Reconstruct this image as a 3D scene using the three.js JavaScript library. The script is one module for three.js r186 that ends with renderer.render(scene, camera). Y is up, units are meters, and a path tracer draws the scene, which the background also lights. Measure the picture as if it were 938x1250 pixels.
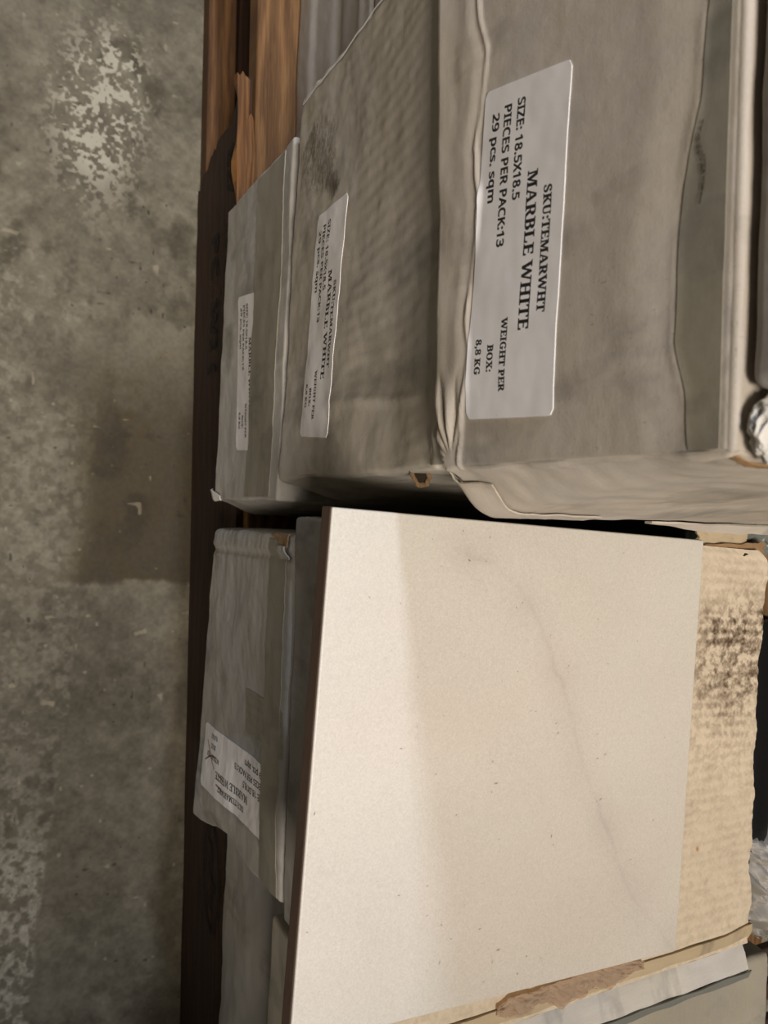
import * as THREE from 'three';
import { ImprovedNoise } from 'three/addons/math/ImprovedNoise.js';
import { RectAreaLightUniformsLib } from 'three/addons/lights/RectAreaLightUniformsLib.js';
import { RoundedBoxGeometry } from 'three/addons/geometries/RoundedBoxGeometry.js';
import { mergeVertices } from 'three/addons/utils/BufferGeometryUtils.js';

// ------------------------------------------------------------------ camera, lamps, exposure
const scene = new THREE.Scene();
scene.background = new THREE.Color(0x050505);
const EYE = 0.665;                                  // the lens stands 66.5 cm above the floor
const camera = new THREE.PerspectiveCamera(2 * Math.atan(625 / 939) * 180 / Math.PI, 938 / 1250, 0.01, 60);
{
  // phone held on its side: the picture's right is up, its bottom is the right of the place
  const p = THREE.MathUtils.degToRad(62.5), r = THREE.MathUtils.degToRad(2);
  const F = new THREE.Vector3(0, -Math.sin(p), -Math.cos(p)), U = new THREE.Vector3(0, Math.cos(p), -Math.sin(p)), X = new THREE.Vector3(1, 0, 0);
  const right = X.clone().multiplyScalar(Math.cos(r)).addScaledVector(U, Math.sin(r));
  const up = X.clone().multiplyScalar(-Math.sin(r)).addScaledVector(U, Math.cos(r));
  const m = new THREE.Matrix4().makeBasis(up, right.negate(), F.negate());
  camera.quaternion.setFromRotationMatrix(m);
  camera.position.set(0, EYE, 0);
  camera.focus = 0.33; camera.userData.fStop = 24;
}
scene.add(camera);
RectAreaLightUniformsLib.init();
const renderer = new THREE.WebGLRenderer({ antialias: true });
renderer.toneMapping = THREE.LinearToneMapping;
renderer.toneMappingExposure = 1.0;
renderer.shadowMap.enabled = true;
const COOL_LAMP = { position: [-2.50, 2.92, 0.0], size: [0.26, 0.26], color: 0xe2ebff, intensity: 330 };
const WARM_LAMP = { position: [0.80, 2.92, 0.50], size: [0.85, 0.7], color: 0xfff2e4, intensity: 42 };

// ------------------------------------------------------------------ small helpers
const NOISE = new ImprovedNoise();
const n3 = (x, y, z) => NOISE.noise(x + 31.7, y + 17.3, z + 5.1);
const V = (x, y, z) => new THREE.Vector3(x, y, z);
const E = (x, y, z) => V(x, y + EYE, z);            // a point measured from lens height
const clamp = (x, a = 0, b = 1) => Math.min(b, Math.max(a, x));
const sm = (a, b, x) => { const t = clamp((x - a) / (b - a)); return t * t * (3 - 2 * t); };
const mix = (a, b, t) => a + (b - a) * t;
function rng(seed) { let s = seed >>> 0; return () => { s = (s + 0x6D2B79F5) | 0; let t = Math.imul(s ^ (s >>> 15), 1 | s); t = (t + Math.imul(t ^ (t >>> 7), 61 | t)) ^ t; return ((t ^ (t >>> 14)) >>> 0) / 4294967296; }; }
const used = {};
function numbered(n) { if (!(n in used)) { used[n] = 0; return n; } used[n]++; return n + '_' + String(used[n]).padStart(3, '0'); }
function mesh(name, geo, mat, parent) {
  const m = new THREE.Mesh(geo, mat); m.name = name; m.castShadow = true; m.receiveShadow = true; parent.add(m); return m;
}
function thing(name, label, category, [x, y, z] = [0, 0, 0]) {
  const o = new THREE.Group(); o.name = numbered(name); scene.add(o); o.position.set(x, y, z); o.userData = { label, category }; return o;
}
function struct(name, geo, mat, pos) {
  const m = mesh(name, geo, mat, scene); m.position.set(...pos); m.userData.kind = 'structure'; return m;
}

// periodic value noise on a grid of px by py cells; x and y run 0..1
function tileNoise(seed) {
  const R = rng(seed), T = new Float32Array(65536); for (let i = 0; i < 65536; i++) T[i] = R();
  const h = (i, j) => T[((i * 7919 + j * 104729 + 13) >>> 0) & 65535];
  return (x, y, px, py) => {
    const X = x * px, Y = y * py, i = Math.floor(X), j = Math.floor(Y), fx = X - i, fy = Y - j;
    const u = fx * fx * (3 - 2 * fx), v = fy * fy * (3 - 2 * fy), i0 = ((i % px) + px) % px, i1 = (i0 + 1) % px, j0 = ((j % py) + py) % py, j1 = (j0 + 1) % py;
    return (h(i0, j0) * (1 - u) + h(i1, j0) * u) * (1 - v) + (h(i0, j1) * (1 - u) + h(i1, j1) * u) * v;
  };
}
function fbm(N, x, y, px, py, oct) { let s = 0, a = .5, t = 0; for (let o = 0; o < oct; o++) { s += a * N(x, y, px << o, py << o); t += a; a *= .55; } return s / t; }
function dataTex(w, h, fn, srgb = true, repeat = true) {
  const d = new Uint8Array(w * h * 4);
  for (let j = 0; j < h; j++) for (let i = 0; i < w; i++) {
    const c = fn(i / w, j / h, i, j), k = (j * w + i) * 4;
    d[k] = clamp(c[0], 0, 1) * 255; d[k + 1] = clamp(c[1], 0, 1) * 255; d[k + 2] = clamp(c[2], 0, 1) * 255; d[k + 3] = 255;
  }
  const t = new THREE.DataTexture(d, w, h, THREE.RGBAFormat); t.magFilter = THREE.LinearFilter; t.minFilter = THREE.LinearFilter;
  if (repeat) t.wrapS = t.wrapT = THREE.RepeatWrapping;
  if (srgb) t.colorSpace = THREE.SRGBColorSpace; t.needsUpdate = true; return t;
}
const scaled = (t, sx, sy) => { const c = t.clone(); c.repeat.set(sx, sy); c.needsUpdate = true; return c; };

// ------------------------------------------------------------------ textures (uv is in metres everywhere)
const NA = tileNoise(11), NB = tileNoise(23), NC = tileNoise(37);
// pale coated cardboard: fibres and scuffs, 20 cm per repeat
const boardColor = dataTex(1024, 1024, (x, y) => {
  const fibre = NA(x, y, 40, 512) * .5 + NB(x, y, 300, 300) * .5, cloud = fbm(NB, x, y, 4, 4, 5), scuff = fbm(NC, x, y, 10, 5, 5);
  let v = .90 + (fibre - .5) * .045 + (cloud - .5) * .13;
  if (scuff > .60) v -= (scuff - .60) * .7;
  const s = sm(.93, .97, NC(x, y, 240, 240)) * sm(.5, .62, fbm(NA, x, y, 6, 6, 3));
  v -= s * .13;
  const w = (fbm(NC, x, y, 6, 6, 4) - .5) * .05;
  return [v + w * .4, v, v - w];
});
const fluteHeight = (k) => dataTex(1024, 1024, (x, y) => {
  const wob = (fbm(NA, x, y, 3, 6, 3) - .5) * .030, f = .5 + .5 * Math.sin((x + wob + .03 * Math.sin(y * 6.283)) * 6.28318 * 31);
  const on = sm(.36, .62, fbm(NB, x, y, 5, 5, 3));
  const v = .5 + (f - .5) * k * on + (fbm(NC, x, y, 24, 24, 5) - .5) * .34 + (NB(x, y, 420, 420) - .5) * .05;
  return [v, v, v];
}, false);
const fluteStrong = fluteHeight(.26), fluteWeak = fluteHeight(.12);
const M = {};
function cardboard(hex, strong, rough = .78) {
  return new THREE.MeshStandardMaterial({ color: hex, map: scaled(boardColor, 5, 5), bumpMap: scaled(strong ? fluteStrong : fluteWeak, 5, 5), bumpScale: strong ? .0006 : .00045, roughness: rough });
}
M.boardC = cardboard(0xd2c9bb, false); M.boardB = cardboard(0xcdc6b8, true); M.boardA = cardboard(0xcac7bf, false); M.boardR = cardboard(0xbcb9b2, false);
M.boardGrey = cardboard(0xb5b0a8, false); M.boardBack = cardboard(0xbdb7ae, false); M.boardGreen = cardboard(0xb4ae9e, false);
M.paper = new THREE.MeshStandardMaterial({ color: 0xcdc5b6, roughness: .7, map: scaled(boardColor, 7, 7), side: THREE.DoubleSide });
M.whitePaper = new THREE.MeshStandardMaterial({ color: 0xe6e4de, roughness: .6, map: scaled(boardColor, 7, 7) });
M.kraft = new THREE.MeshStandardMaterial({ color: 0xa5855f, roughness: .9, map: scaled(boardColor, 9, 9), bumpMap: scaled(fluteStrong, 20, 20), bumpScale: .0004 });
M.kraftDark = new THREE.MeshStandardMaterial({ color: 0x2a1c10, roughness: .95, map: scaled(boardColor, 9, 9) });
M.tape = new THREE.MeshPhysicalMaterial({ color: 0xa09b8c, roughness: .42, map: scaled(boardColor, 5, 5), bumpMap: scaled(fluteWeak, 5, 5), bumpScale: .0003, clearcoat: .25, clearcoatRoughness: .35 });
M.tapeBrown = new THREE.MeshPhysicalMaterial({ color: 0xe9dac6, roughness: .12, transmission: .7, thickness: 0, ior: 1.3 });
M.plastic = new THREE.MeshPhysicalMaterial({ color: 0xb9b4aa, roughness: .42, transmission: .3, thickness: 0, ior: 1.3, side: THREE.DoubleSide });
M.plasticGrey = new THREE.MeshPhysicalMaterial({ color: 0x8f928c, roughness: .3, transmission: .3, thickness: 0, ior: 1.3, side: THREE.DoubleSide });
M.black = new THREE.MeshStandardMaterial({ color: 0x0b0c0d, roughness: .5 });

// printed label sheets
function labelTexture(marker) {
  const w = 1400, h = 560, c = document.createElement('canvas'); c.width = w; c.height = h;
  const g = c.getContext('2d'), R = rng(marker ? 8 : 5);
  g.fillStyle = '#f1f0f0'; g.fillRect(0, 0, w, h);
  for (let i = 0; i < 5200; i++) { const v = 222 + R() * 30 | 0; g.fillStyle = `rgba(${v},${v},${v},.35)`; g.fillRect(R() * w, R() * h, 1 + R() * 5, 1 + R() * 3); }
  for (let i = 0; i < 34; i++) { g.fillStyle = `rgba(120,112,100,${.12 + R() * .25})`; g.fillRect(R() * w, R() * h, 1 + R() * 3, 1 + R() * 3); }
  function line(txt, font, size, x0, x1, base) {        // x0..x1 and base are shares of the label
    g.font = `${font.includes('serif') && !font.includes('sans') ? 'bold ' : ''}${size * h}px ${font}`; g.fillStyle = '#17161a';
    const k = (x1 - x0) * w / g.measureText(txt).width;
    g.save(); g.translate(x0 * w, base * h); g.scale(k, 1); g.fillText(txt, 0, 0);
    g.lineWidth = font === 'sans-serif' ? 4.6 : 2.4; g.strokeStyle = '#17161a'; g.strokeText(txt, 0, 0);
    g.restore();
  }
  line('SKU:TEMARWHT', 'serif', .118, .335, .70, .215);
  line('MARBLE WHITE', 'serif', .155, .28, .745, .405);
  line('SIZE: 18.5X18.5', 'sans-serif', .118, .055, .355, .575);
  line('PIECES PER PACK:13', 'sans-serif', .118, .06, .485, .735);
  line('29 pcs. sqm', 'sans-serif', .118, .075, .345, .885);
  line('WEIGHT PER', 'serif', .098, .70, .92, .60);
  line('BOX:', 'serif', .098, .775, .86, .755);
  line('8,8 KG', 'serif', .098, .755, .865, .905);
  if (marker) {
    g.strokeStyle = 'rgba(96,48,38,.85)'; g.lineWidth = 15; g.lineCap = 'round'; g.beginPath();
    g.moveTo(1090, 230); g.quadraticCurveTo(1190, 300, 1300, 420); g.moveTo(1310, 250); g.quadraticCurveTo(1200, 330, 1080, 330); g.moveTo(1010, 120); g.lineTo(870, 100); g.moveTo(980, 210); g.lineTo(900, 200); g.stroke();
    g.strokeStyle = 'rgba(40,36,36,.8)'; g.lineWidth = 10; g.beginPath(); g.moveTo(70, 380); g.quadraticCurveTo(20, 470, 90, 540); g.moveTo(40, 440); g.lineTo(130, 470); g.stroke();
  }
  const t = new THREE.CanvasTexture(c); t.colorSpace = THREE.SRGBColorSpace; return t;
}
M.label = new THREE.MeshStandardMaterial({ map: labelTexture(false), roughness: .5, side: THREE.DoubleSide });
M.labelMarked = new THREE.MeshStandardMaterial({ map: labelTexture(true), roughness: .5, side: THREE.DoubleSide });

// worn concrete: 2 m by 1 m repeat; the map starts at x = -1, z = -0.8
const flecks = (x, z, cx, cz, rx, rz) => Math.exp(-Math.pow((x - cx) / rx, 2) - Math.pow((z - cz) / rz, 2));
const concreteColor = dataTex(2048, 1024, (u, v) => {
  const x = (u * 2 - 1) / 1.039, z = (.2 - v) / 1.039;   // metres, in the survey's scale
  const cloud = fbm(NA, u, v, 8, 4, 6), mid = fbm(NB, u, v, 40, 20, 5), fine = fbm(NC, u, v, 220, 110, 4), grit = NB(u, v, 900, 450);
  let r = .43, g = .405, b = .34;
  const k = (cloud - .5) * .20 + (mid - .5) * .16 + (fine - .5) * .16 + (grit - .5) * .05;
  const bl = sm(.52, .70, fbm(NA, u, v, 70, 35, 4)) * .10 * sm(.4, .6, cloud + (mid - .5) * .5); r += k - bl; g += k - bl; b += k * .92 - bl;
  // scaly white deposit in patches, ending on a ragged line where a pallet stood before
  const edge = -.078 + Math.max(0, x + .05) * .075 + (mid - .5) * .012 + (fine - .5) * .006;
  const scaly = (.55 + .9 * clamp(fbm(NB, u, v, 800, 400, 2) - .1)) * sm(.40, .68, fbm(NC, u, v, 420, 210, 3) + (fbm(NA, u, v, 50, 25, 4) - .5) * .55);
  let d = sm(edge, edge + .004, z) * sm(-.14, -.04, x + (mid - .5) * .2) * (.35 + .65 * sm(.12, .24, x + (cloud - .5) * .25)) * scaly * .62;
  d += sm(-.10, .02, z + (mid - .5) * .1) * sm(-.04, -.16, x) * sm(-.26, -.17, x) * scaly * .34;
  const spot = flecks(x, z, -.30, -.068, .058, .030) + flecks(x, z, -.335, -.085, .03, .02) * .7;
  const chips = sm(.44, .62, fbm(NB, u, v, 620, 310, 2) * .85 + spot * .10 + (fbm(NC, u, v, 150, 75, 3) - .5) * .55 + (fbm(NA, u, v, 50, 25, 2) - .5) * .3);
  d += clamp(spot * 1.5) * chips * .85;
  d = clamp(d);
  r = mix(r, .74, d); g = mix(g, .72, d); b = mix(b, .65, d);
  // browner, darker patch in the concrete colour with a hard rim on its right
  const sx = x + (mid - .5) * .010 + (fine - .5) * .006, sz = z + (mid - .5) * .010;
  const brownPatch = sm(.066, .0605, sx) * sm(-.15, -.05, sx + (cloud - .5) * .10 + (fine - .5) * .05) * sm(-.05, -.085, sz + (cloud - .5) * .06) * (.75 + .5 * (mid - .5) + .5 * (fine - .5));
  r *= 1 - .45 * brownPatch; g *= 1 - .51 * brownPatch; b *= 1 - .64 * brownPatch;
  // pits and grit
  const pit = sm(.90, .98, NC(u, v, 420, 210) + (grit - .5) * .1) * sm(.5, .60, fbm(NB, u, v, 26, 13, 3)); r *= 1 - .4 * pit; g *= 1 - .42 * pit; b *= 1 - .45 * pit;
  const pale = sm(.93, .97, NA(u, v, 260, 130)) * .5; r = mix(r, .66, pale); g = mix(g, .62, pale); b = mix(b, .53, pale);
  return [r, g, b];
});
const concreteHeight = dataTex(2048, 1024, (u, v) => {
  const h = fbm(NB, u, v, 40, 20, 5) * .4 + fbm(NC, u, v, 220, 110, 4) * .4 - sm(.90, .98, NC(u, v, 420, 210)) * .2 + .1; return [h, h, h];
}, false);
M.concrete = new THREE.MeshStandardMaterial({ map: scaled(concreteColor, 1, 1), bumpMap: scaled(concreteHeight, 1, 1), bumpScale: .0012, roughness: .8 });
M.wall = new THREE.MeshStandardMaterial({ color: 0x857d72, roughness: .9, map: scaled(boardColor, .4, .4) });
M.ceiling = new THREE.MeshStandardMaterial({ color: 0xa39c92, roughness: .9, map: scaled(boardColor, .4, .4) });

// wood: grain runs along u; 60 cm by 10 cm repeat
function woodMap(seed, a, b) {
  const N = tileNoise(seed);
  return dataTex(1024, 256, (x, y) => {
    const warp = fbm(N, x, y, 4, 3, 4), ring = .5 + .5 * Math.sin((y * 9 + warp * 3.2) * 6.283), fine = N(x, y, 30, 128) * .6 + N(x, y, 90, 256) * .4;
    const k = clamp(.5 + (ring - .5) * .4 + (fine - .5) * .55 + (warp - .5) * .6);
    return [mix(a[0], b[0], k), mix(a[1], b[1], k), mix(a[2], b[2], k)];
  });
}
const woodA = woodMap(51, [.32, .215, .11], [.60, .455, .285]), woodB = woodMap(77, [.27, .175, .09], [.50, .36, .21]);
M.wood = new THREE.MeshStandardMaterial({ map: scaled(woodA, 1 / .6, 10), bumpMap: scaled(woodA, 1 / .6, 10), bumpScale: .0006, roughness: .8 });
M.woodDark = new THREE.MeshStandardMaterial({ map: scaled(woodB, 1 / .6, 10), bumpMap: scaled(woodB, 1 / .6, 10), bumpScale: .0006, roughness: .85 });
M.woodDarkened = new THREE.MeshStandardMaterial({ color: 0x8a7c70, map: scaled(woodB, 1 / .6, 10), bumpMap: scaled(woodB, 1 / .6, 10), bumpScale: .0006, roughness: .85 });  // darker copy of woodDark; its tint imitates shade on the front board
M.splinter = new THREE.MeshStandardMaterial({ color: 0xfff0d0, map: scaled(woodA, 1 / .3, 14), roughness: .75 });

// ------------------------------------------------------------------ geometry builders
// axis positions from 0 to L: fine inside the rounded ends r, then steps; extra = [from, to, step] bands
function axis(L, r, step, extra = []) {
  const s = new Set(); const put = (x) => s.add(Math.round(clamp(x, 0, L) * 1e6));
  for (let i = 0; i <= 5; i++) { const q = r * (1 - Math.cos(i / 5 * Math.PI / 2)); put(q); put(L - q); }
  const n = Math.max(1, Math.ceil((L - 2 * r) / step)); for (let i = 0; i <= n; i++) put(r + (L - 2 * r) * i / n);
  for (const [a, b, st] of extra) for (let x = a; x <= b; x += st) put(x);
  const a = [...s].sort((p, q) => p - q), out = [a[0]];
  for (let i = 1; i < a.length; i++) if (a[i] - out[out.length - 1] > 60 || i === a.length - 1) out.push(a[i]);
  return out.map(v => v / 1e6);
}
// a carton body: rounded block bent to eight given corners, dented by noise and by its own warp
function cartonShape(o) {
  const c = o.corners, W = (c.fbl.distanceTo(c.fbr) + c.ftl.distanceTo(c.ftr)) / 2, H = (c.fbl.distanceTo(c.ftl) + c.fbr.distanceTo(c.ftr)) / 2, D = (c.fbl.distanceTo(c.bbl) + c.ftr.distanceTo(c.btr)) / 2;
  const r = o.r ?? .003, amp = o.amp ?? 1, sd = (o.seed ?? 1) * 13.37;
  const ex = c.fbr.clone().sub(c.fbl).normalize(), ey = c.ftl.clone().sub(c.fbl).normalize(), ez = c.fbl.clone().sub(c.bbl).normalize();
  const tri = (x, y, z) => {
    const s = x / W, t = y / H, w = z / D, out = V(0, 0, 0);
    for (const [k, f] of [['bbl', (1 - s) * (1 - t) * (1 - w)], ['bbr', s * (1 - t) * (1 - w)], ['btl', (1 - s) * t * (1 - w)], ['btr', s * t * (1 - w)], ['fbl', (1 - s) * (1 - t) * w], ['fbr', s * (1 - t) * w], ['ftl', (1 - s) * t * w], ['ftr', s * t * w]]) out.addScaledVector(c[k], f);
    return out;
  };
  function at(x, y, z, off = 0) {                     // a point on the sharp block -> a point on the carton
    const qx = clamp(x, r, W - r), qy = clamp(y, r, H - r), qz = clamp(z, r, D - r);
    let nx = x - qx, ny = y - qy, nz = z - qz; const l = Math.hypot(nx, ny, nz) || 1; nx /= l; ny /= l; nz /= l;
    const p = tri(qx + nx * r, qy + ny * r, qz + nz * r);
    let d = off + amp * (.0013 * n3(x * 17 + sd, y * 17, z * 17) + .0005 * n3(x * 60, y * 60 + sd, z * 60) + .00016 * n3(x * 220, y * 220, z * 220 + sd));
    const add = o.warp ? o.warp(x, y, z, W, H, D, nx, ny, nz) : null;
    if (add) d += add.d || 0;
    p.addScaledVector(ex, nx * d + (add?.x || 0)).addScaledVector(ey, ny * d + (add?.y || 0)).addScaledVector(ez, nz * d + (add?.z || 0));
    return p;
  }
  const ax = axis(W, r, o.step ?? .0016, o.fineX), ay = axis(H, r, o.step ?? .0016, o.fineY), az = axis(D, r, o.stepZ ?? .004, o.fineZ);
  const pos = [], uv = [], idx = [];
  function face(A, B, f, uvf, flip) {
    const base = pos.length / 3;
    for (const b of B) for (const a of A) { const q = f(a, b), p = at(...q); pos.push(p.x, p.y, p.z); const t = uvf(a, b); uv.push(t[0] + (o.seed ?? 0) * .037, t[1] + (o.seed ?? 0) * .051); }
    const n = A.length;
    for (let j = 0; j < B.length - 1; j++) for (let i = 0; i < n - 1; i++) {
      const k = base + j * n + i, q = [k, k + 1, k + n + 1, k + n];
      if (flip) q.reverse(); idx.push(q[0], q[1], q[2], q[0], q[2], q[3]);
    }
  }
  face(ax, ay, (a, b) => [a, b, D], (a, b) => [a, b], false);
  face(ax, ay, (a, b) => [a, b, 0], (a, b) => [a, b], true);
  face(az, ay, (a, b) => [W, b, a], (a, b) => [a + .3, b], true);
  face(az, ay, (a, b) => [0, b, a], (a, b) => [a + .6, b], false);
  face(ax, az, (a, b) => [a, H, b], (a, b) => [a, b + .4], true);
  face(ax, az, (a, b) => [a, 0, b], (a, b) => [a, b + .7], false);
  return { geo: build(pos, uv, idx), at, W, H, D, front: (u, v, off = 0) => at(u, v, D, off), side: (z, v, off = 0) => at(W, v, z, off), top: (u, z, off = 0) => at(u, H, z, off) };
}
// normals shared across the seams between faces
function build(pos, uv, idx, smooth = true) {
  const g = new THREE.BufferGeometry(); g.setAttribute('position', new THREE.Float32BufferAttribute(pos, 3)); g.setAttribute('uv', new THREE.Float32BufferAttribute(uv, 2)); g.setIndex(idx);
  if (!smooth) { const t = g.toNonIndexed(); t.computeVertexNormals(); return t; }
  const key = new Map(), map = new Uint32Array(pos.length / 3), acc = [];
  for (let i = 0; i < map.length; i++) { const k = Math.round(pos[i * 3] * 2e6) + ',' + Math.round(pos[i * 3 + 1] * 2e6) + ',' + Math.round(pos[i * 3 + 2] * 2e6); let m = key.get(k); if (m === undefined) { m = acc.length; key.set(k, m); acc.push(V(0, 0, 0)); } map[i] = m; }
  const a = V(0, 0, 0), b = V(0, 0, 0), c = V(0, 0, 0);
  for (let i = 0; i < idx.length; i += 3) {
    a.fromArray(pos, idx[i] * 3); b.fromArray(pos, idx[i + 1] * 3); c.fromArray(pos, idx[i + 2] * 3); b.sub(a); c.sub(a); b.cross(c);
    acc[map[idx[i]]].add(b); acc[map[idx[i + 1]]].add(b); acc[map[idx[i + 2]]].add(b);
  }
  const nor = new Float32Array(pos.length);
  for (let i = 0; i < map.length; i++) { const n = a.copy(acc[map[i]]).normalize(); nor[i * 3] = n.x; nor[i * 3 + 1] = n.y; nor[i * 3 + 2] = n.z; }
  g.setAttribute('normal', new THREE.BufferAttribute(nor, 3)); return g;
}
// a sheet with thickness; f(s, t) gives its upper face, s and t run 0..1; uvf gives metres
function sheet(nu, nv, f, thick, uvf) {
  const P = [], N = [], pos = [], uv = [], idx = [];
  for (let j = 0; j <= nv; j++) for (let i = 0; i <= nu; i++) P.push(f(i / nu, j / nv));
  const w = nu + 1;
  for (let j = 0; j <= nv; j++) for (let i = 0; i <= nu; i++) {
    const a = P[j * w + Math.min(nu, i + 1)].clone().sub(P[j * w + Math.max(0, i - 1)]), b = P[Math.min(nv, j + 1) * w + i].clone().sub(P[Math.max(0, j - 1) * w + i]);
    N.push(a.cross(b).normalize());
  }
  const put = (p, i, j) => { pos.push(p.x, p.y, p.z); const t = uvf(i / nu, j / nv); uv.push(t[0], t[1]); };
  for (let j = 0; j <= nv; j++) for (let i = 0; i <= nu; i++) put(P[j * w + i], i, j);
  const off = pos.length / 3;
  for (let j = 0; j <= nv; j++) for (let i = 0; i <= nu; i++) put(P[j * w + i].clone().addScaledVector(N[j * w + i], -thick), i, j);
  for (let j = 0; j < nv; j++) for (let i = 0; i < nu; i++) { const k = j * w + i; idx.push(k, k + 1, k + w + 1, k, k + w + 1, k + w); const m = k + off; idx.push(m, m + w + 1, m + 1, m, m + w, m + w + 1); }
  const rim = [];
  for (let i = 0; i < nu; i++) rim.push([i, i + 1]); for (let j = 0; j < nv; j++) rim.push([j * w + nu, (j + 1) * w + nu]);
  for (let i = nu; i > 0; i--) rim.push([nv * w + i, nv * w + i - 1]); for (let j = nv; j > 0; j--) rim.push([j * w, (j - 1) * w]);
  // rim quads carry their own vertices so the edge stays crisp
  for (const [a, b] of rim) { const k = pos.length / 3; for (const q of [a, a + off, b + off, b]) { pos.push(pos[q * 3] , pos[q * 3 + 1], pos[q * 3 + 2]); uv.push(uv[q * 2], uv[q * 2 + 1]); } idx.push(k, k + 1, k + 2, k, k + 2, k + 3); }
  const g = new THREE.BufferGeometry(); g.setAttribute('position', new THREE.Float32BufferAttribute(pos, 3)); g.setAttribute('uv', new THREE.Float32BufferAttribute(uv, 2)); g.setIndex(idx); g.computeVertexNormals(); return g;
}
const bil = (q, s, t) => [0, 1].map(k => q[0][k] * (1 - s) * (1 - t) + q[1][k] * s * (1 - t) + q[2][k] * s * t + q[3][k] * (1 - s) * t);
// a sticker or a strip of tape that follows a carton's face; quad = bottom-left, bottom-right, top-right, top-left in metres on that face
function stuck(surf, quad, off, nu, nv, rough = 0, corner = 0, wave = 0) {
  return sheet(nu, nv, (s, t) => {
    const L = Math.hypot(quad[1][0] - quad[0][0], quad[1][1] - quad[0][1]), Hh = Math.hypot(quad[3][0] - quad[0][0], quad[3][1] - quad[0][1]);
    let s2 = s, t2 = t;
    if (corner) { const e = Math.min(t, 1 - t) * Hh; if (e < corner) { const ins = (corner - Math.sqrt(Math.max(0, corner * corner - (corner - e) ** 2))) / L; s2 = ins + s * (1 - 2 * ins); } }
    const [u, v] = bil(quad, s2, t2); const j = rough * (n3(u * 90, v * 90, 3) + .5 * n3(u * 300, v * 300, 9));
    return surf(u + (t < .02 || t > .98 ? 0 : 0), v + j * (t > .5 ? 1 : -1) * Math.abs(t - .5) * 2, off + wave * n3(u * 40, v * 60, 1.5));
  }, off * .9, (s, t) => corner ? [s, t] : bil(quad, s, t));
}
const mm = (...a) => a.map(([x, y]) => [x / 1000, y / 1000]);
function carton(label, base, o, mat, name = 'cardboard_box') {
  const g = thing(name, label, 'box', base), off = V(...base).negate();
  for (const k in o.corners) o.corners[k] = o.corners[k].clone().add(off);
  const shape = cartonShape(o); mesh('carton', shape.geo, mat, g);
  return { g, shape };
}
// polyline helper: signed height of v above a crease at u
function along(pts, u) { for (let i = 0; i < pts.length - 1; i++) if (u <= pts[i + 1][0]) { const [a, b] = pts[i], [c, d] = pts[i + 1]; return mix(b, d, clamp((u - a) / (c - a))); } return pts[pts.length - 1][1]; }

// ------------------------------------------------------------------ room
function plane(w, d, nx = 1, nz = 1) { return new THREE.BoxGeometry(w, .2, d); }
function metreUV(g, fn) { const p = g.attributes.position, uv = new Float32Array(p.count * 2); for (let i = 0; i < p.count; i++) { const t = fn(p.getX(i), p.getY(i), p.getZ(i)); uv[i * 2] = t[0]; uv[i * 2 + 1] = t[1]; } g.setAttribute('uv', new THREE.BufferAttribute(uv, 2)); return g; }
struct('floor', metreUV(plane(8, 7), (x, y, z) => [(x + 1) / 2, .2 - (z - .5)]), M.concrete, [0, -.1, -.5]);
struct('ceiling', metreUV(plane(8, 7), (x, y, z) => [x, z]), M.ceiling, [0, 3.1, -.5]);
struct('wall_back', metreUV(new THREE.BoxGeometry(8, 3.2, .2), (x, y) => [x, y]), M.wall, [0, 1.5, -4]);
struct('wall_front', metreUV(new THREE.BoxGeometry(8, 3.2, .2), (x, y) => [x, y]), M.wall, [0, 1.5, 3]);
struct('wall_left', metreUV(new THREE.BoxGeometry(.2, 3.2, 7), (x, y, z) => [z, y]), M.wall, [-4, 1.5, -.5]);
struct('wall_right', metreUV(new THREE.BoxGeometry(.2, 3.2, 7), (x, y, z) => [z, y]), M.wall, [4, 1.5, -.5]);

function ceilingLamp(spec, label) {
  const [w, d] = spec.size, g = thing('ceiling_lamp', label, 'lamp', spec.position);
  const h = mesh('housing', new RoundedBoxGeometry(w + .06, .06, d + .06, 3, .008), new THREE.MeshStandardMaterial({ color: 0xdddddd, roughness: .5 }), g); h.position.y = .047;
  const f = mesh('diffuser', new THREE.BoxGeometry(w, .012, d), new THREE.MeshStandardMaterial({ color: 0xffffff, emissive: spec.color, emissiveIntensity: 1.5, roughness: .6 }), g); f.position.y = .012; f.castShadow = false;
  const l = new THREE.RectAreaLight(spec.color, spec.intensity, w, d); l.position.y = 0; l.rotation.x = -Math.PI / 2; g.add(l);
}
ceilingLamp(COOL_LAMP, 'square white ceiling lamp giving cool light, to the left above the box stack');
ceilingLamp(WARM_LAMP, 'long ceiling lamp giving warm light, above the loose tile');

// an added, unseen cupboard at the right, outside the picture: it keeps the warm lamp off the low right-hand corner
{
  const g = thing('light_blocker', 'added unseen dark grey cupboard standing at the right in front of the stacks', 'blocker', [.775, 0, .22]);
  const m = new THREE.MeshStandardMaterial({ color: 0x3a3c3e, roughness: .5, metalness: .2 });
  mesh('blocker_body', new RoundedBoxGeometry(.62, 1.24, .56, 3, .006), m, g).position.y = .62;
  for (const z of [-.14, .14]) { const d = mesh('blocker_door', new RoundedBoxGeometry(.014, 1.16, .27, 3, .004), m, g); d.position.set(-.317, .63, z); const h = mesh('blocker_handle', new RoundedBoxGeometry(.02, .12, .014, 3, .004), m, d); h.position.set(-.014, .08, z > 0 ? -.10 : .10); }
}

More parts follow.
